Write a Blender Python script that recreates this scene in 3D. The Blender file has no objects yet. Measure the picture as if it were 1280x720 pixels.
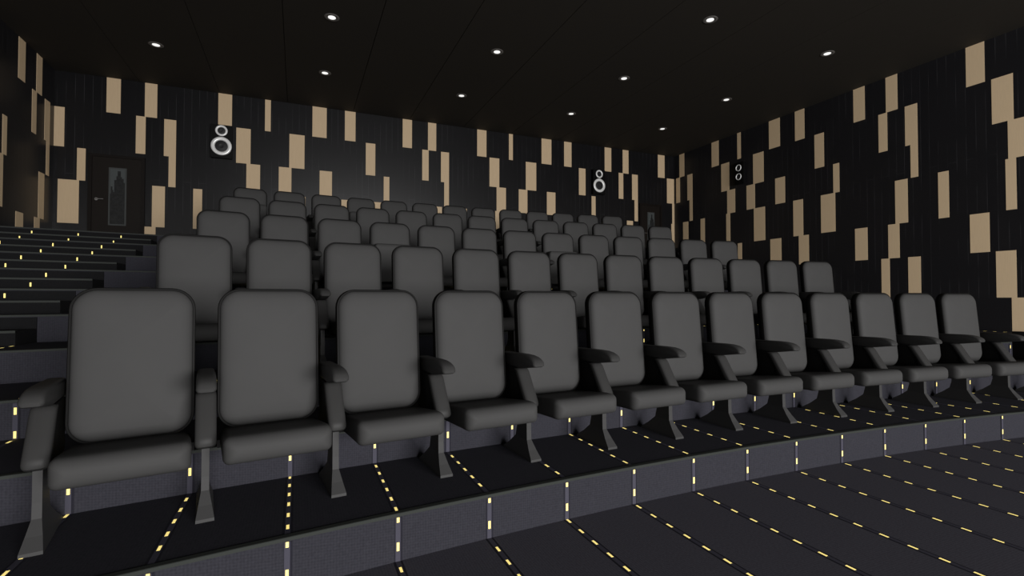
import bpy, bmesh, math, random
from mathutils import Vector, Matrix
random.seed(7)
C = bpy.context.scene
COL = C.collection
EYE = 1.257                      # height of the eye above the front floor

# ------------------------------------------------------------------ camera
cam_d = bpy.data.cameras.new('camera'); cam = bpy.data.objects.new('camera', cam_d); COL.objects.link(cam)
cam.location = (0, 0, EYE); cam.rotation_euler = (math.pi/2 + 0.0192, 0, -0.4055)
cam_d.sensor_width = 36; cam_d.lens = 623.5/1280*36; cam_d.clip_end = 200; cam_d.clip_start = 0.02
C.camera = cam
# ------------------------------------------------------------------ world, light, exposure
SCREEN_W = 3000.0                # light thrown into the hall by the lit cinema screen
AMB = 0.0
W = bpy.data.worlds.new('world'); C.world = W; W.use_nodes = True
W.node_tree.nodes['Background'].inputs[0].default_value = (1, 1, 1, 1)
W.node_tree.nodes['Background'].inputs[1].default_value = AMB
C.view_settings.view_transform = 'Standard'; C.view_settings.look = 'None'
C.view_settings.exposure = 0; C.view_settings.gamma = 1; C.view_settings.use_curve_mapping = False
Y_BACK, X_R, X_L, H = 12.8, 11.25, -4.535, 4.588 + EYE
Y_FRONT = -11.0
ld = bpy.data.lights.new('screen_light', 'AREA'); ld.shape = 'RECTANGLE'; ld.size = 8.4; ld.size_y = 3.6
ld.energy = SCREEN_W; ld.color = (1.0, 0.99, 0.985)
lo = bpy.data.objects.new('screen_light', ld); COL.objects.link(lo)
lo.location = (3.9, Y_FRONT + 0.25, 1.95); lo.rotation_euler = (math.pi/2, 0, 0)

# ------------------------------------------------------------------ materials
def mat(name, col, rough=0.7, spec=0.3, metal=0.0):
    m = bpy.data.materials.new(name); m.use_nodes = True
    b = m.node_tree.nodes['Principled BSDF']
    b.inputs['Base Color'].default_value = (*col, 1); b.inputs['Roughness'].default_value = rough
    b.inputs['Specular IOR Level'].default_value = spec; b.inputs['Metallic'].default_value = metal
    return m
def nd(m, t, **kw):
    n = m.node_tree.nodes.new(t)
    for k, v in kw.items(): setattr(n, k, v)
    return n
def lk(m, a, b): m.node_tree.links.new(a, b)
def noisy(name, c1, c2, scale, rough, spec, bump=0.0, stretch=(1, 1, 1), detail=3):
    m = mat(name, c1, rough, spec); b = m.node_tree.nodes['Principled BSDF']
    tc = nd(m, 'ShaderNodeTexCoord'); mp = nd(m, 'ShaderNodeMapping'); mp.inputs['Scale'].default_value = stretch
    n = nd(m, 'ShaderNodeTexNoise'); n.inputs['Scale'].default_value = scale; n.inputs['Detail'].default_value = detail
    mx = nd(m, 'ShaderNodeMix', data_type='RGBA'); mx.inputs[6].default_value = (*c1, 1); mx.inputs[7].default_value = (*c2, 1)
    lk(m, tc.outputs['Object'], mp.inputs[0]); lk(m, mp.outputs[0], n.inputs['Vector']); lk(m, n.outputs['Fac'], mx.inputs[0])
    lk(m, mx.outputs[2], b.inputs['Base Color'])
    if bump:
        bp = nd(m, 'ShaderNodeBump'); bp.inputs['Strength'].default_value = bump; bp.inputs['Distance'].default_value = 0.002
        lk(m, n.outputs['Fac'], bp.inputs['Height']); lk(m, bp.outputs[0], b.inputs['Normal'])
    return m
def carpet(name, c1, c2):
    m = mat(name, c1, 0.95, 0.1); b = m.node_tree.nodes['Principled BSDF']
    tc = nd(m, 'ShaderNodeTexCoord')
    sx = nd(m, 'ShaderNodeSeparateXYZ'); lk(m, tc.outputs['Object'], sx.inputs[0])
    ad = nd(m, 'ShaderNodeMath', operation='ADD'); lk(m, sx.outputs['Y'], ad.inputs[0]); lk(m, sx.outputs['Z'], ad.inputs[1])
    s1 = nd(m, 'ShaderNodeMath', operation='ADD'); lk(m, sx.outputs['X'], s1.inputs[0]); lk(m, ad.outputs[0], s1.inputs[1])
    s2 = nd(m, 'ShaderNodeMath', operation='SUBTRACT'); lk(m, sx.outputs['X'], s2.inputs[0]); lk(m, ad.outputs[0], s2.inputs[1])
    out = []
    for s in (s1, s2):
        k = nd(m, 'ShaderNodeMath', operation='MULTIPLY'); k.inputs[1].default_value = 2*math.pi/0.026; lk(m, s.outputs[0], k.inputs[0])
        w = nd(m, 'ShaderNodeMath', operation='SINE'); lk(m, k.outputs[0], w.inputs[0]); out.append(w)
    p = nd(m, 'ShaderNodeMath', operation='MULTIPLY'); lk(m, out[0].outputs[0], p.inputs[0]); lk(m, out[1].outputs[0], p.inputs[1])
    n = nd(m, 'ShaderNodeTexNoise'); n.inputs['Scale'].default_value = 90; lk(m, tc.outputs['Object'], n.inputs['Vector'])
    q = nd(m, 'ShaderNodeMath', operation='MULTIPLY_ADD'); q.inputs[1].default_value = 0.22; lk(m, p.outputs[0], q.inputs[0]); lk(m, n.outputs['Fac'], q.inputs[2])
    mx = nd(m, 'ShaderNodeMix', data_type='RGBA'); mx.inputs[6].default_value = (*c1, 1); mx.inputs[7].default_value = (*c2, 1)
    lk(m, q.outputs[0], mx.inputs[0]); lk(m, mx.outputs[2], b.inputs['Base Color'])
    return m
def emit(name, col, s):
    m = mat(name, col, 0.5, 0.2); b = m.node_tree.nodes['Principled BSDF']
    b.inputs['Emission Color'].default_value = (*col, 1); b.inputs['Emission Strength'].default_value = s
    return m
def cladding(name, along, g=1.0):       # along: 0 = wall runs in X, 1 = wall runs in Y
    m = mat(name, (0.008, 0.008, 0.009), 0.32, 0.26); b = m.node_tree.nodes['Principled BSDF']
    tc = nd(m, 'ShaderNodeTexCoord'); sx = nd(m, 'ShaderNodeSeparateXYZ'); lk(m, tc.outputs['Object'], sx.inputs[0])
    cb = nd(m, 'ShaderNodeCombineXYZ'); lk(m, sx.outputs['Z'], cb.inputs[0]); lk(m, sx.outputs['XY'[along]], cb.inputs[1])
    br = nd(m, 'ShaderNodeTexBrick'); lk(m, cb.outputs[0], br.inputs['Vector'])
    br.offset = 0.37; br.squash = 1.0
    br.inputs['Scale'].default_value = 1.0; br.inputs['Brick Width'].default_value = 6.0; br.inputs['Row Height'].default_value = 0.145
    br.inputs['Mortar Size'].default_value = 0.0045; br.inputs['Mortar Smooth'].default_value = 0.3; br.inputs['Bias'].default_value = -0.1
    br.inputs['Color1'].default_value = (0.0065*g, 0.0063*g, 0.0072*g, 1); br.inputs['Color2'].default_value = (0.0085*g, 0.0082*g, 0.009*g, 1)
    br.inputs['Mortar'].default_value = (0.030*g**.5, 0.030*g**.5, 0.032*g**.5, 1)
    n = nd(m, 'ShaderNodeTexNoise'); n.inputs['Scale'].default_value = 1.6; n.inputs['Detail'].default_value = 1
    lk(m, cb.outputs[0], n.inputs['Vector'])
    mx = nd(m, 'ShaderNodeMix', data_type='RGBA'); mx.inputs[6].default_value = (0.0072*g, 0.0070*g, 0.0078*g, 1)
    rp = nd(m, 'ShaderNodeMapRange'); rp.inputs[1].default_value = 0.42; rp.inputs[2].default_value = 0.62
    lk(m, n.outputs['Fac'], rp.inputs[0]); lk(m, rp.outputs[0], mx.inputs[0]); lk(m, br.outputs['Color'], mx.inputs[7])
    lk(m, mx.outputs[2], b.inputs['Base Color'])
    return m

M = {}
M['clad_x'] = cladding('dark_cladding_back', 0)
M['clad_y'] = cladding('dark_cladding_side_brightened', 1, 2.0)  # back wall finish, brightened in colour where little light reaches the sides
M['wood_side'] = noisy('beige_oak_brightened', (0.80, 0.61, 0.39), (0.70, 0.53, 0.335), 9, 0.6, 0.2, 0, (9, 9, 0.6), 4)  # same oak as the back wall, missing side light put into its colour
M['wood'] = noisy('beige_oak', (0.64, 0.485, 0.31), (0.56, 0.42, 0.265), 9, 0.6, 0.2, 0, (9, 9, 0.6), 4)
M['ceil'] = noisy('ceiling_board', (0.034, 0.029, 0.0235), (0.030, 0.027, 0.023), 0.6, 0.8, 0.2)
M['ceil_gap'] = mat('ceiling_gap', (0.004, 0.004, 0.004), 0.9, 0.1)
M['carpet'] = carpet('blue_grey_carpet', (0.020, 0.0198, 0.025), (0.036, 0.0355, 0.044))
M['carpet_floor'] = carpet('brightened_floor_carpet', (0.044, 0.042, 0.053), (0.084, 0.081, 0.099))  # step carpet lightened in colour in place of light falling on the floor
M['carpet_shaded'] = carpet('shaded_aisle_carpet', (0.0065, 0.0065, 0.007), (0.011, 0.011, 0.0118))  # step carpet darkened: light falloff up the aisle put into its colour
M['nosing'] = mat('nosing_rubber', (0.026, 0.029, 0.026), 0.7, 0.2)
M['strip_edge'] = mat('strip_edge', (0.012, 0.0115, 0.018), 0.8, 0.2)
M['strip'] = mat('strip_channel', (0.050, 0.048, 0.066), 0.7, 0.2)
M['dash'] = emit('marker_light', (0.93, 0.74, 0.24), 0.85)
M['uph'] = noisy('charcoal_upholstery', (0.0455, 0.045, 0.0447), (0.0515, 0.051, 0.0505), 5, 0.62, 0.08)
M['shell'] = mat('black_shell', (0.006, 0.0058, 0.0056), 0.6, 0.1)
M['armpad'] = mat('black_arm_pad', (0.038, 0.0375, 0.037), 0.5, 0.12)
M['panel'] = mat('charcoal_side_panel', (0.032, 0.0315, 0.031), 0.5, 0.12)
M['legm'] = mat('grey_steel_leg', (0.040, 0.0395, 0.0395), 0.55, 0.2)
M['door'] = noisy('dark_brown_door', (0.012, 0.009, 0.007), (0.009, 0.007, 0.006), 6, 0.5, 0.12, 0, (6, 6, 0.7))
M['frame'] = mat('door_frame_brown', (0.0075, 0.0055, 0.0045), 0.55, 0.12)
M['frost'] = mat('frosted_glass', (0.066, 0.074, 0.074), 0.4, 0.2)
M['frost_bd'] = mat('etched_border', (0.050, 0.054, 0.053), 0.5, 0.2)
M['sky_dark'] = noisy('skyline_print', (0.004, 0.004, 0.004), (0.030, 0.031, 0.031), 22, 0.5, 0.15)
M['steel'] = mat('brushed_steel', (0.30, 0.29, 0.28), 0.35, 0.5, 0.8)
M['spk'] = mat('speaker_cabinet', (0.004, 0.004, 0.004), 0.45, 0.1)
M['ring'] = mat('silver_ring', (0.86, 0.86, 0.85), 0.35, 0.6, 0.15)
M['cone'] = mat('speaker_cone', (0.012, 0.012, 0.013), 0.5, 0.3)
M['lens'] = emit('downlight_lens', (0.98, 0.97, 0.95), 0.9)
M['trim'] = mat('downlight_trim', (0.16, 0.15, 0.14), 0.5, 0.4)
M['screen'] = mat('screen_cloth', (0.7, 0.7, 0.7), 0.9, 0.1)

# ------------------------------------------------------------------ helpers
def obj(name, bm, m, parent=None, smooth=False, kind=None, angle=None):
    me = bpy.data.meshes.new(name)
    if bm.faces: bmesh.ops.recalc_face_normals(bm, faces=bm.faces[:])
    bm.to_mesh(me); bm.free()
    for x in (m if isinstance(m, (list, tuple)) else [m]): me.materials.append(x)
    if smooth: me.polygons.foreach_set('use_smooth', [True]*len(me.polygons))
    if angle: me.set_sharp_from_angle(angle=math.radians(angle))
    o = bpy.data.objects.new(name, me); COL.objects.link(o)
    if parent: o.parent = parent
    if kind: o['kind'] = kind
    return o
def thing(name, label, cat, loc=(0, 0, 0), rz=0, group=None):
    o = bpy.data.objects.new(name, None); COL.objects.link(o)
    o.location = loc; o.rotation_euler = (0, 0, rz); o.empty_display_size = 0.1
    o['label'] = label; o['category'] = cat
    if group: o['group'] = group
    return o
def box(bm, x0, x1, y0, y1, z0, z1, mi=0):
    vs = [bm.verts.new((x, y, z)) for x in (x0, x1) for y in (y0, y1) for z in (z0, z1)]
    for q in ((0, 1, 3, 2), (4, 6, 7, 5), (0, 4, 5, 1), (2, 3, 7, 6), (0, 2, 6, 4), (1, 5, 7, 3)):
        f = bm.faces.new([vs[i] for i in q]); f.material_index = mi
def loft(bm, rings, cap0=True, cap1=True):
    L = [[bm.verts.new(p) for p in r] for r in rings]; n = len(L[0])
    for a, b in zip(L, L[1:]):
        for i in range(n): bm.faces.new((a[i], a[(i+1) % n], b[(i+1) % n], b[i]))
    if cap0: bm.faces.new(L[0])
    if cap1: bm.faces.new(L[-1])
def rrect(w, h, r, n=6):
    r = max(min(r, w/2-1e-4, h/2-1e-4), 0.004); pts = []
    for cx, cy, a0 in ((w/2-r, h/2-r, 0), (-w/2+r, h/2-r, 90), (-w/2+r, -h/2+r, 180), (w/2-r, -h/2+r, 270)):
        for i in range(n+1):
            a = math.radians(a0 + 90*i/n); pts.append((cx + r*math.cos(a), cy + r*math.sin(a)))
    return pts
def prism_x(bm, prof, x0, x1, bev=0.0, seg=3):
    """prof: list of (y, z); extruded in x, long edges rounded"""
    n0 = len(bm.verts)
    a = [bm.verts.new((x0, y, z)) for y, z in prof]; b = [bm.verts.new((x1, y, z)) for y, z in prof]
    n = len(prof); bm.faces.new(a); bm.faces.new(b[::-1])
    for i in range(n): bm.faces.new((a[i], a[(i+1) % n], b[(i+1) % n], b[i]))
    bmesh.ops.recalc_face_normals(bm, faces=bm.faces[:])
    if bev:
        es = [e for e in bm.edges if abs(e.verts[0].co.x - e.verts[1].co.x) < 1e-6]
        bmesh.ops.bevel(bm, geom=es, offset=bev, segments=seg, profile=0.5, affect='EDGES')

# ------------------------------------------------------------------ terrace geometry
XC, R0, Y0, DY = 2.85, 24.4, 2.54, 0.787
RISE, Z0 = 0.2224, EYE - 1.031
CY = Y0 - R0
def edge(k, x):
    R = R0 + DY*k
    return CY + math.sqrt(R*R - (x-XC)**2)
def zk(k): return Z0 + RISE*k if k >= 0 else 0.0
SEAM0, SEAMD, DASHY, DASHD, DASHZ = -0.0339, 0.4813, 2.475, 0.1345, EYE - 1.052
seams = [SEAM0 + SEAMD*j for j in range(-9, 24) if X_L + 0.08 < SEAM0 + SEAMD*j < X_R - 0.08]
KTOP = 9
X_END = 7.85                        # right-hand end of the seating tiers

# room shell
bm = bmesh.new(); box(bm, X_L-0.2, X_R+0.2, Y_FRONT-0.2, Y_BACK+0.2, -0.2, 0.0); FLOOR = obj('floor', bm, M['carpet_floor'], kind='structure')
bm = bmesh.new(); box(bm, X_L-0.2, X_R+0.2, Y_BACK, Y_BACK+0.2, 0.0, H+0.15); WB = obj('wall_back', bm, M['clad_x'], kind='structure')
bm = bmesh.new(); box(bm, X_R, X_R+0.2, Y_FRONT, Y_BACK, 0.0, H+0.15); WR = obj('wall_right', bm, M['clad_y'], kind='structure')
bm = bmesh.new(); box(bm, X_L-0.2, X_L, Y_FRONT, Y_BACK, 0.0, H+0.15); WL = obj('wall_left', bm, M['clad_y'], kind='structure')
bm = bmesh.new(); box(bm, X_L-0.2, X_R+0.2, Y_FRONT-0.2, Y_FRONT, 0.0, H+0.15)
WF = obj('wall_front', bm, M['clad_x'], kind='structure')
bm = bmesh.new(); box(bm, 3.9-4.3, 3.9+4.3, Y_FRONT+0.002, Y_FRONT+0.08, 0.10, 3.80)
obj('projection_screen', bm, M['screen'], WF)
# ceiling: long boards running front to back, dark joints between them
bm = bmesh.new()
joints = [X_L-0.2, -3.13, -1.645, -0.257, 1.22, 2.61, 4.06, 5.46, 6.93, 8.33, 9.80, X_R+0.2]
for a, b in zip(joints, joints[1:]): box(bm, a+0.005, b-0.005, Y_FRONT-0.2, Y_BACK+0.2, H, H+0.03)
box(bm, X_L-0.2, X_R+0.2, Y_FRONT-0.2, Y_BACK+0.2, H+0.031, H+0.2, 1)
CE = obj('ceiling', bm, [M['ceil'], M['ceil_gap']], kind='structure')

# terraces
def slab(k):
    bm = bmesh.new(); n = 66; xe = X_R if k <= 2 else X_END
    xs = [X_L + (xe-X_L)*i/n for i in range(n+1)]
    zt, zb = zk(k), zk(k-1) - (0.0 if k else 0.0)
    def back(x): return Y_BACK - 0.001 if (k == KTOP or (k == 2 and x > X_END)) else edge(k+1, x) + 0.02
    F = [(x, edge(k, x)) for x in xs]; B = [(x, back(x)) for x in xs]
    rt = [bm.verts.new((x, y, zt)) for x, y in F]; rb = [bm.verts.new((x, y, zb)) for x, y in F]
    bt = [bm.verts.new((x, y, zt)) for x, y in B]; bb = [bm.verts.new((x, y, zb)) for x, y in B]
    for i in range(n):
        bm.faces.new((rb[i], rb[i+1], rt[i+1], rt[i])); bm.faces.new((rt[i], rt[i+1], bt[i+1], bt[i]))
        bm.faces.new((bt[i], bt[i+1], bb[i+1], bb[i])); bm.faces.new((bb[i], bb[i+1], rb[i+1], rb[i]))
    bm.faces.new((rb[0], rt[0], bt[0], bb[0])); bm.faces.new((rb[n], bb[n], bt[n], rt[n]))
    return obj('terrace_step', bm, M['carpet'], kind='structure')
def nosing(k, parent):
    bm = bmesh.new(); n = 66; xe = X_R if k <= 2 else X_END
    xs = [X_L + 0.001 + (xe-X_L-0.002)*i/n for i in range(n+1)]
    rings = []
    for x in xs:
        y = edge(k, x); z = zk(k)
        rings.append([(x, y-0.005, z-0.013), (x, y-0.005, z+0.001), (x, y-0.002, z+0.003), (x, y+0.028, z+0.003), (x, y+0.028, z-0.002), (x, y+0.001, z-0.013)])
    loft(bm, rings)
    return obj('nosing', bm, M['nosing'], parent)
def dash_strip(parent, x, y0, y1, z, one=False, riser=None):
    """flush guide strip: on the tread from y0 to y1 at height z; riser=(y, z0, z1) continues it down the riser"""
    bm = bmesh.new(); e, c, d = 0.021, 0.0115, 0.0062
    if y1 > y0:
        box(bm, x-e, x+e, y0, y1, z, z+0.0005, 0); box(bm, x-c, x+c, y0, y1, z, z+0.0009, 1)
        n0 = math.ceil((y0+0.012-DASHY)/DASHD); 
        while DASHY + DASHD*n0 < y1 - 0.012:
            y = DASHY + DASHD*n0; box(bm, x-d, x+d, max(y-0.022, y0), min(y+0.022, y1), z, z+0.0014, 2); n0 += 1
    if riser:
        ry, z0, z1 = riser
        if one:
            zc = (z0+z1)/2; box(bm, x-d, x+d, ry-0.003, ry, zc-0.02, zc+0.02, 2)
            return obj('light_strip', bm, [M['strip_edge'], M['strip'], M['dash']], parent)
        box(bm, x-e, x+e, ry-0.0008, ry, z0, z1, 0); box(bm, x-c, x+c, ry-0.0016, ry, z0, z1, 1)
        n0 = math.ceil((z0-0.005-DASHZ)/DASHD)
        while DASHZ + DASHD*n0 < z1 + 0.005:
            zc = DASHZ + DASHD*n0; a, b = max(zc-0.02, z0), min(zc+0.02, z1)
            if b-a > 0.01: box(bm, x-d, x+d, ry-0.003, ry, a, b, 2)
            n0 += 1
    if bm.verts: return obj('light_strip', bm, [M['strip_edge'], M['strip'], M['dash']], parent)
    bm.free()
BX_L, BX_R = -1.95, 7.70            # inner ends of the aisle half-steps
BD = 0.34
def aisle_front(k, x): return edge(k, x) - BD
for k in range(0, KTOP+1):
    t = slab(k); nosing(k, t)
    for x in seams:
        if k > 2 and x > X_END - 0.05: continue
        in_aisle = x < BX_L
        y0 = edge(k, x) + 0.033
        y1 = (Y_BACK - 0.05) if (k == KTOP or (k == 2 and x > X_END)) else edge(k+1, x) - 0.001
        if in_aisle and k < KTOP: y1 -= BD
        if in_aisle and k >= 4: y1 = y0 - 1
        y1 = min(y1, y0 + (1.6 if k == KTOP else 9))
        zb = zk(k-1); 
        if in_aisle and k > 0: zb = zk(k) - RISE/2 + 0.002
        rk = (edge(k, x)-0.001, zb+0.001, zk(k)-0.018)
        if in_aisle and x < BX_L and k >= 4: rk = None
        dash_strip(t, x, y0, y1, zk(k), riser=rk)
# front floor strips
for x in seams:
    dash_strip(FLOOR, x, -3.0, edge(0, x)-0.002, 0.0)
# aisle half-steps
def aisle_step(k, xa, xb, dark):
    bm = bmesh.new(); n = 10; e = 0.012
    xs = [xa + (xb-xa)*i/n for i in range(n+1)]; zt = zk(k) - RISE/2; zb = zk(k-1)
    rings = []
    for x in xs:
        y = edge(k, x); yf = y - BD
        if dark: rings.append([(x, yf, zb), (x, yf, zt), (x, y-e, zt), (x, y-e, zk(k)-0.018), (x, y, zk(k)-0.018), (x, y, zb)])  # thin facing carries the painted falloff up the riser
        else: rings.append([(x, yf, zb), (x, yf, zt), (x, y, zt), (x, y, zb)])
    loft(bm, rings)
    o = obj('aisle_step', bm, M['carpet_shaded'] if dark else M['carpet'], kind='structure')
    bm = bmesh.new(); rr = []
    for x in xs:
        y = edge(k, x) - BD; rr.append([(x, y-0.005, zt-0.014), (x, y-0.005, zt+0.004), (x, y+0.028, zt+0.004), (x, y+0.028, zt-0.001), (x, y, zt-0.014)])
    loft(bm, rr); obj('nosing', bm, M['nosing'], o)
    for x in seams:
        if xa + 0.01 < x < xb - 0.01:
            yf = edge(k, x) - BD
            if dark:
                dash_strip(o, x, 1, 0, 0, True, (yf, zb+0.001, zt-0.015)); dash_strip(o, x, 1, 0, 0, True, (edge(k, x)-e, zt+0.002, zk(k)-0.018))
            else: dash_strip(o, x, yf+0.03, edge(k, x)-e-0.001, zt, riser=(yf, zb+0.001, zt-0.015))
    return o
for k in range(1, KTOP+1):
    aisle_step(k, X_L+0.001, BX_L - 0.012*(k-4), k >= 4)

# ------------------------------------------------------------------ beige panels in the cladding
P = 6.13
ROWZ = [4.59, 3.857, 3.055, 2.393, 1.51, 0.81, 0.0, -0.66]
PAT = [
    [(-3.69, -3.45), (-3.03, -2.81), (-1.67, -1.40), (-0.73, -0.61), (0.29, 0.61), (1.03, 1.28)],
    [(-2.68, -2.46), (-1.31, -1.02), (-0.21, 0.12), (-3.18, -3.01), (1.53, 1.76)],
    [(-2.59, -2.46), (1.97, 2.11), (-1.10, -0.82), (-0.43, -0.16), (0.46, 0.74)],
    [(1.67, 2.01), (-2.88, -2.65), (-2.13, -1.96), (-1.14, -1.00), (-0.20, 0.15), (0.96, 1.22)],
    [(-3.02, -2.81), (-1.65, -1.37), (-0.74, -0.60), (0.30, 0.62), (1.10, 1.36), (-3.69, -3.43)],
    [(-2.66, -2.44), (-1.29, -1.02), (-3.16, -3.00), (1.53, 1.76)],
    [(-1.09, -0.80), (-2.59, -2.46), (0.46, 0.74)],
]
def panels(u0, u1, zmin, place, parent, skip=(), wood='wood'):
    for r, row in enumerate(PAT):
        zt, zb = ROWZ[r], ROWZ[r+1]
        if zt <= zmin + 0.05: continue
        zb = max(zb, zmin)
        for a, b in row:
            for n in range(-2, 4):
                s, e = a+P*n, b+P*n
                s2, e2 = max(s, u0), min(e, u1)
                if e2 - s2 < 0.04: continue
                bad = False
                for (sa, sb, sz) in skip:
                    if e2 > sa + 0.03 and s2 < sb - 0.03 and zb < sz - 0.03: bad = True
                    elif e2 > sa and e2 <= sa+0.03 and zb < sz: e2 = sa
                    elif s2 < sb and s2 >= sb-0.03 and zb < sz: s2 = sb
                if bad: continue
                bm = bmesh.new(); place(bm, s2, e2, max(zb, zmin)+EYE, zt+EYE)
                obj('wood_panel', bm, M[wood], parent)
TH = 0.004
landing = zk(KTOP) - EYE
DOORS = [(-3.965, -3.005), (9.84, 10.70)]
panels(X_L, X_R, landing+0.001, lambda bm, a, b, z0, z1: box(bm, a, b, Y_BACK-TH, Y_BACK-0.0002, z0, z1), WB,
       [(DOORS[0][0], DOORS[0][1], 2.97), (DOORS[1][0], DOORS[1][1], 2.97)])
def gz(y):      # ground height beside a wall (for clipping nothing: panels reach behind the steps)
    return 0
panels(9.52-Y_BACK+0.02, 9.52-0.3, -0.66, lambda bm, a, b, z0, z1: box(bm, X_R-TH, X_R-0.0002, 9.52-b, 9.52-a, z0, z1), WR, wood='wood_side')
panels(5.0-15.07, Y_BACK-15.07-0.02, landing-1.2, lambda bm, a, b, z0, z1: box(bm, X_L+0.0002, X_L+TH, a+15.07, b+15.07, z0, z1), WL, wood='wood_side')

# ------------------------------------------------------------------ doors
def door(n, xa, xb, flip):
    zt = 2.965 + EYE; zb = zk(KTOP) + 0.001; y = Y_BACK
    fw = 0.065
    bm = bmesh.new(); box(bm, xa+fw, xb-fw, y-0.03, y-0.001, zb, zt-0.055)
    d = obj('door_%d' % n, bm, M['door'], kind='structure')
    bm = bmesh.new()
    box(bm, xa, xa+fw, y-0.055, y-0.001, zb, zt); box(bm, xb-fw, xb, y-0.055, y-0.001, zb, zt); box(bm, xa+fw, xb-fw, y-0.055, y-0.001, zt-0.055, zt)
    obj('door_frame', bm, M['frame'], d)
    w = xb - xa; px0 = xa + 0.355*w; px1 = xa + 0.672*w; pz0, pz1 = 1.50 + EYE, 2.705 + EYE
    bm = bmesh.new(); box(bm, px0, px1, y-0.036, y-0.0305, pz0, pz1); g = obj('etched_border', bm, M['frost_bd'], d)
    bm = bmesh.new(); b = 0.028; box(bm, px0+b, px1-b, y-0.040, y-0.0365, pz0+b, pz1-b); g = obj('glass_pane', bm, M['frost'], d)
    # generic skyline etched on the glass
    x0, x1, z0 = px0+b, px1-b, pz0+b; ww = x1-x0; hh = pz1-pz0-2*b
    prof = [(0, .55), (.04, .55), (.04, .68), (.16, .68), (.16, .62), (.22, .62), (.22, .58), (.28, .58), (.28, .80), (.42, .80), (.42, .87),
            (.50, .87), (.50, .965), (.72, .965), (.72, .86), (.80, .86), (.80, .83), (.92, .83), (.92, .76), (1, .76)]
    bm = bmesh.new()
    top = [(x0+ww*a, z0+hh*c) for a, c in prof]; pts = [(x0, z0)] + top + [(x1, z0)]
    f = [bm.verts.new((px, y-0.0415, pz)) for px, pz in pts]; bk = [bm.verts.new((px, y-0.0402, pz)) for px, pz in pts]
    bm.faces.new(f); bm.faces.new(bk[::-1])
    for i in range(len(pts)): bm.faces.new((f[i], f[(i+1) % len(pts)], bk[(i+1) % len(pts)], bk[i]))
    obj('skyline_print', bm, M['sky_dark'], g)
    hx = xa + 0.145*w; hz = 2.03 + EYE
    bm = bmesh.new()
    bmesh.ops.create_cone(bm, cap_ends=True, segments=20, radius1=0.028, radius2=0.028, depth=0.012, matrix=Matrix.Translation((hx, y-0.037, hz)) @ Matrix.Rotation(math.pi/2, 4, 'X'))
    bmesh.ops.create_cone(bm, cap_ends=True, segments=12, radius1=0.010, radius2=0.010, depth=0.05, matrix=Matrix.Translation((hx, y-0.06, hz)) @ Matrix.Rotation(math.pi/2, 4, 'X'))
    bmesh.ops.create_cone(bm, cap_ends=True, segments=12, radius1=0.010, radius2=0.008, depth=0.14, matrix=Matrix.Translation((hx+0.06, y-0.083, hz)) @ Matrix.Rotation(math.pi/2, 4, 'Y'))
    obj('door_handle', bm, M['steel'], d, smooth=True, angle=40)
    return d
door(1, *DOORS[0], False); door(2, *DOORS[1], False)

# ------------------------------------------------------------------ cinema seats
def inset_poly(pr, d):
    n = len(pr); out = []
    area = sum(pr[i][0]*pr[(i+1) % n][1] - pr[(i+1) % n][0]*pr[i][1] for i in range(n))
    sg = 1 if area > 0 else -1
    for i in range(n):
        p, q, w = Vector(pr[i-1]), Vector(pr[i]), Vector(pr[(i+1) % n])
        a = (q-p).normalized(); b = (w-q).normalized()
        na = Vector((-a.y, a.x))*sg; nb = Vector((-b.y, b.x))*sg; m = na+nb
        m = m/max(m.length_squared/2, 0.6); out.append(tuple(q + m*d))
    return out
def pad_x(bm, prof, xc, hw, steps):
    """profile in (y, z) swept in x with softened side edges; steps: (distance from the side, inset)"""
    st = [(-hw+a, b) for a, b in steps] + [(hw-a, b) for a, b in reversed(steps)]
    loft(bm, [[(xc+x, y, z) for y, z in inset_poly(prof, ins)] for x, ins in st])
def lean(z):                          # front face of the backrest, seen from the side
    pts = [(0.30, -0.040), (0.45, -0.040), (0.60, -0.032), (0.80, -0.012), (1.08, 0.020)]
    if z <= pts[0][0]: return pts[0][1]
    for (a, b), (c, d) in zip(pts, pts[1:]):
        if z <= c: return b + (d-b)*(z-a)/(c-a)
    return pts[-1][1]
BW, BZ0, BZ1 = 0.50, 0.345, 1.078
def backrest_bm():
    bm = bmesh.new(); cz = (BZ0+BZ1)/2; h = BZ1-BZ0; rings = []
    for ins, dy in ((0.018, 0.066), (0.011, 0.056), (0.009, 0.046), (0.010, 0.037), (0.0135, 0.027), (0.020, 0.0175), (0.030, 0.010), (0.044, 0.004), (0.064, -0.0005), (0.095, -0.0045), (0.14, -0.0075), (0.19, -0.009), (0.235, -0.0095)):
        rings.append([(x, lean(z+cz)+dy, z+cz) for x, z in rrect(BW-2*ins, h-2*ins, 0.105-ins, 8)])
    loft(bm, rings); return bm
def shell_bm():  # black rim left showing around the pad stands in for edge shade
    bm = bmesh.new(); cz = (BZ0+BZ1)/2; h = BZ1-BZ0; rings = []
    for ins, dy in ((0.05, 0.104), (0.018, 0.101), (0.006, 0.090), (0.0, 0.070), (-0.001, 0.036), (0.002, 0.030), (0.010, 0.029), (0.014, 0.034)):
        rings.append([(x, lean(z+cz)+dy, z+cz) for x, z in rrect(BW-2*ins, h-2*ins, 0.105-ins, 8)])
    loft(bm, rings); return bm
CW, CZ0, CZ1 = 0.472, 0.276, 0.400
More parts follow.
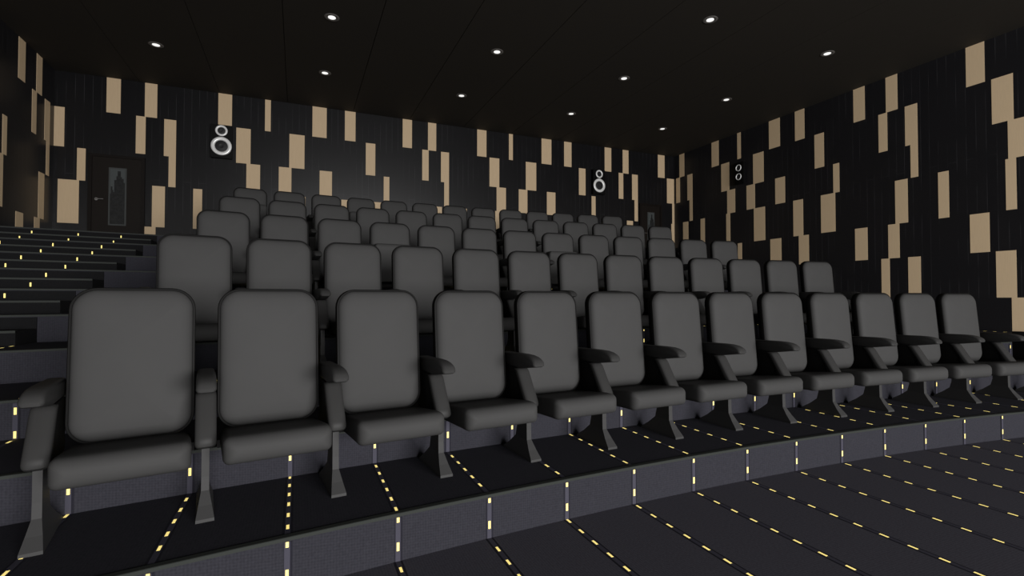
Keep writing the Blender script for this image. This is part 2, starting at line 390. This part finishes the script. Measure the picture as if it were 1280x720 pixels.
def cushion_bm(fold=False):
    bm = bmesh.new(); rings = []; h = CZ1-CZ0; cz = (CZ0+CZ1)/2
    for y, ins, dz in ((-0.015, 0.016, -0.046), (-0.022, 0.004, -0.045), (-0.035, 0.0, -0.043), (-0.20, 0.0, -0.022), (-0.36, 0.0, -0.002), (-0.415, 0.0, 0.0), (-0.433, 0.002, 0), (-0.449, 0.008, 0), (-0.461, 0.017, 0), (-0.470, 0.029, 0), (-0.475, 0.042, 0), (-0.477, 0.054, 0)):
        rings.append([(x, y, z + cz + dz*(1.0 if z > 0 else 0.35)) for x, z in rrect(CW-2*ins, h-2*ins, 0.030-ins*0.5, 6)])
    loft(bm, rings)
    if fold:                                   # tipped up against the backrest
        bmesh.ops.rotate(bm, verts=bm.verts[:], cent=(0, -0.075, 0.33), matrix=Matrix.Rotation(math.radians(-84), 3, 'X'))
        bmesh.ops.translate(bm, verts=bm.verts[:], vec=(0, 0, 0.065))
    return bm
def armpad_bm(x):
    bm = bmesh.new()
    pad_x(bm, [(0.095, 0.655), (-0.18, 0.662), (-0.25, 0.661), (-0.298, 0.655), (-0.330, 0.645), (-0.352, 0.632), (-0.362, 0.615), (-0.358, 0.600), (-0.345, 0.594), (-0.27, 0.583), (-0.17, 0.567), (0.095, 0.567)],
          x, 0.041, ((0, 0.016), (0.003, 0.009), (0.008, 0.004), (0.014, 0.001), (0.020, 0)))
    return bm
def support_bm(x):                    # padded front post of the arm, slanting forward
    bm = bmesh.new()
    pad_x(bm, [(-0.085, 0.567), (-0.135, 0.567), (-0.152, 0.558), (-0.166, 0.540), (-0.222, 0.455), (-0.276, 0.378), (-0.286, 0.355), (-0.282, 0.335), (-0.262, 0.322), (-0.205, 0.318), (-0.165, 0.440), (-0.105, 0.535)],
          x, 0.044, ((0, 0.016), (0.003, 0.010), (0.009, 0.005), (0.016, 0.002), (0.024, 0)))
    return bm
def side_bm(x):                       # panel closing the side between post and backrest; unlit-side shade put into its black
    bm = bmesh.new()
    pad_x(bm, [(0.09, 0.566), (-0.115, 0.566), (-0.15, 0.52), (-0.215, 0.43), (-0.245, 0.33), (0.05, 0.300), (0.085, 0.330)],
          x, 0.038, ((0, 0.004), (0.004, 0)))
    return bm
def leg_bm(x):
    bm = bmesh.new(); rings = []
    for z, ya, yb, w in ((0.0, -0.317, 0.070, 0.075), (0.014, -0.316, 0.066, 0.074), (0.060, -0.270, -0.005, 0.055), (0.115, -0.226, -0.070, 0.033), (0.18, -0.223, -0.088, 0.032), (0.335, -0.223, -0.088, 0.032)):
        rings.append([(x-w/2, ya, z), (x+w/2, ya, z), (x+w/2, yb, z), (x-w/2, yb, z)])
    loft(bm, rings)
    return bm
def bar_bm():
    bm = bmesh.new(); box(bm, -0.25, 0.25, -0.06, 0.01, 0.265, 0.305); return bm
_mesh = {}
def part(name, key, fn, m, parent, smooth=True, angle=35):
    if key not in _mesh:
        o = obj(name, fn(), m, parent, smooth=smooth, angle=angle); _mesh[key] = o
        return o
    o = _mesh[key].copy(); COL.objects.link(o); o.parent = parent; return o
PCH, KAP = 0.6, 0.0366
ROWS = [(3.199, 0), (4.7475, 2), (6.330, 4), (7.900, 6), (9.497, 8)]
def seat_pos(r, i):
    Yc = ROWS[r][0]; R = 1/KAP + Yc - ROWS[0][0]; cy = ROWS[0][0] - 1/KAP; a = (i-6)*PCH/R
    return 2.86 + R*math.sin(a), cy + R*math.cos(a), a*1.19 - 0.0167
ORD = ['first', 'second', 'third', 'fourth', 'fifth', 'sixth', 'seventh', 'eighth', 'ninth', 'tenth', 'eleventh', 'twelfth', 'thirteenth']
RN = ['front row', 'second row', 'third row', 'fourth row', 'rearmost row']
FOLD = {(2, 3), (2, 7), (4, 0), (4, 3)}
def make_seat(r, i, back=True, last=False):
    x, y, b = seat_pos(r, i); z = zk(ROWS[r][1])
    if not back: lab = 'seat cushion without a backrest beyond the right end of the front row'
    elif i == 0: lab = 'charcoal cinema seat at the left aisle end of the %s' % RN[r]
    elif i == 12: lab = 'charcoal cinema seat, last with a backrest at the right end of the %s' % RN[r]
    else: lab = 'charcoal cinema seat, %s from the left aisle in the %s' % (ORD[i], RN[r])
    fold = (r, i) in FOLD
    if fold: lab += ', cushion tipped up'
    s = thing('cinema_seat', lab, 'seat', (x, y, z), -b, 'cinema seats in the ' + RN[r])
    if back:
        part('backrest', 'back', backrest_bm, M['uph'], s)
        part('back_shell', 'shell', shell_bm, M['shell'], s)
    part('seat_cushion', 'cushF' if fold else 'cush', (lambda: cushion_bm(fold)), M['uph'], s)
    part('crossbar', 'bar', bar_bm, M['shell'], s, False, None)
    for sx in ([-0.3, 0.3] if last else [-0.3]):
        part('armrest', 'arm%g' % sx, (lambda: armpad_bm(sx)), M['armpad'], s)
        part('arm_support', 'sup%g' % sx, (lambda: support_bm(sx)), M['panel'], s)
        part('side_panel', 'sid%g' % sx, (lambda: side_bm(sx)), M['shell'], s)
        part('leg', 'leg%g' % sx, (lambda: leg_bm(sx)), M['legm'], s, False, None)
    return s
for r in range(5):
    for i in range(13):
        make_seat(r, i, True, last=(i == 12 and r > 0))
make_seat(0, 13, False, True)

# ------------------------------------------------------------------ wall speakers
def annulus(bm, c, r0, r1, y0, y1, n=48, tilt=0.35):
    """ring facing -y, front rounded"""
    prof = [(r1, y1), (r1, y0+0.012), (r1-(r1-r0)*0.2, y0+0.002), ((r0+r1)/2, y0), (r0+(r1-r0)*0.2, y0+0.004), (r0, y0+0.018), (r0, y1)]
    L = []
    for j in range(n):
        a = 2*math.pi*j/n; L.append([bm.verts.new((c[0]+r*math.cos(a), yy, c[1]+r*math.sin(a))) for r, yy in prof])
    for j in range(n):
        A, B = L[j], L[(j+1) % n]
        for q in range(len(prof)):
            bm.faces.new((A[q], A[(q+1) % len(prof)], B[(q+1) % len(prof)], B[q]))
def cone(bm, c, r, yf, depth, n=40):
    L = []
    prof = [(r, yf), (r*0.88, yf+depth*0.1), (r*0.45, yf+depth), (r*0.36, yf+depth), (r*0.25, yf+depth*0.6), (r*0.08, yf+depth*0.45)]
    for j in range(n):
        a = 2*math.pi*j/n; L.append([bm.verts.new((c[0]+rr*math.cos(a), yy, c[1]+rr*math.sin(a))) for rr, yy in prof])
    for j in range(n):
        A, B = L[j], L[(j+1) % n]
        for q in range(len(prof)-1): bm.faces.new((A[q], A[q+1], B[q+1], B[q]))
    bm.faces.new([L[j][-1] for j in range(n)])
def speaker(name, label, loc, rz, w, h, d, ups, lows, grp):
    s = thing(name, label, 'speaker', loc, rz, grp)
    bm = bmesh.new(); box(bm, -w/2, w/2, 0, d, -h/2, h/2)
    bmesh.ops.bevel(bm, geom=bm.edges[:], offset=0.008, segments=2, affect='EDGES')
    obj('cabinet', bm, M['spk'], s)
    for nm, (x, z, r0, r1) in (('tweeter', ups), ('woofer', lows)):
        bm = bmesh.new(); annulus(bm, (x, z), r0, r1, -0.022, 0.002); rg = obj(nm+'_ring', bm, M['ring'], s, smooth=True)
        bm = bmesh.new(); cone(bm, (x, z), r0*1.0, -0.004, -0.006 if nm == 'tweeter' else -0.008)
        obj(nm+'_cone', bm, M['cone'], rg, smooth=True, angle=50)
    bm = bmesh.new(); box(bm, -0.06, 0.06, d, d+0.029, -0.08, 0.08); obj('wall_bracket', bm, M['steel'], s)
    return s
SP = (0.0, 0.235, 0.075, 0.122); LW = (0.0, -0.108, 0.125, 0.205)
speaker('wall_speaker', 'black wall speaker with two silver rings, high on the back wall near the left door', (-1.589, 12.68, 3.476+EYE), 0, 0.425, 0.74, 0.09, SP, LW, 'back wall speakers')
speaker('wall_speaker', 'black wall speaker with two silver rings, high on the back wall near the right door', (8.297, 12.68, 3.476+EYE), 0, 0.425, 0.74, 0.09, SP, LW, 'back wall speakers')
speaker('wall_speaker', 'small black speaker with two thin equal rings on the right side wall', (X_R-0.09, 10.13, 3.435+EYE), -math.pi/2, 0.29, 0.60, 0.06, (0.0, 0.145, 0.068, 0.092), (0.0, -0.10, 0.068, 0.092), None)

# ------------------------------------------------------------------ recessed downlights
def lathe_disc(r0, r1, z0, z1, n=32):
    bm = bmesh.new(); prof = [(r0, z0+0.004), (r0+0.006, z0), (r1-0.006, z0), (r1, z0+0.003), (r1, z1), (r0, z1)]
    L = []
    for j in range(n):
        a = 2*math.pi*j/n; L.append([bm.verts.new((r*math.cos(a), r*math.sin(a), z)) for r, z in prof])
    for j in range(n):
        A, B = L[j], L[(j+1) % n]
        for q in range(len(prof)): bm.faces.new((A[q], A[(q+1) % 6], B[(q+1) % 6], B[q]))
    return bm
dl = {(-2.40, 10.79): 'in the back line, above the left side aisle',
      (0.475, 10.79): 'in the back line, second from the left',
      (3.383, 10.79): 'in the back line, above the middle seats',
      (6.235, 10.78): 'in the back line, second from the right',
      (9.075, 10.77): 'in the back line, nearest the far right corner',
      (0.478, 8.59): 'in the middle line, leftmost seen there',
      (3.383, 8.59): 'in the middle line, second seen from the left',
      (6.240, 8.59): 'in the middle line, third seen from the left',
      (9.095, 8.587): 'in the middle line, nearest the right side wall',
      (6.225, 6.20): 'in the front line at the top edge of view',
      (9.115, 6.20): 'in the front line, nearest the right side wall'}
lt = ll = None
for (x, y), w in dl.items():
    t = thing('downlight', 'small round lit ceiling downlight ' + w, 'ceiling light', (x, y, H), 0, 'ceiling downlights')
    if lt is None:
        lt = obj('trim_ring', lathe_disc(0.060, 0.118, -0.006, -0.0002), M['trim'], t, smooth=True, angle=40)
        bm = bmesh.new(); bmesh.ops.create_cone(bm, cap_ends=True, segments=32, radius1=0.060, radius2=0.060, depth=0.004, matrix=Matrix.Translation((0, 0, -0.0025)))
        ll = obj('lens', bm, M['lens'], t)
    else:
        for s in (lt, ll):
            o = s.copy(); COL.objects.link(o); o.parent = t
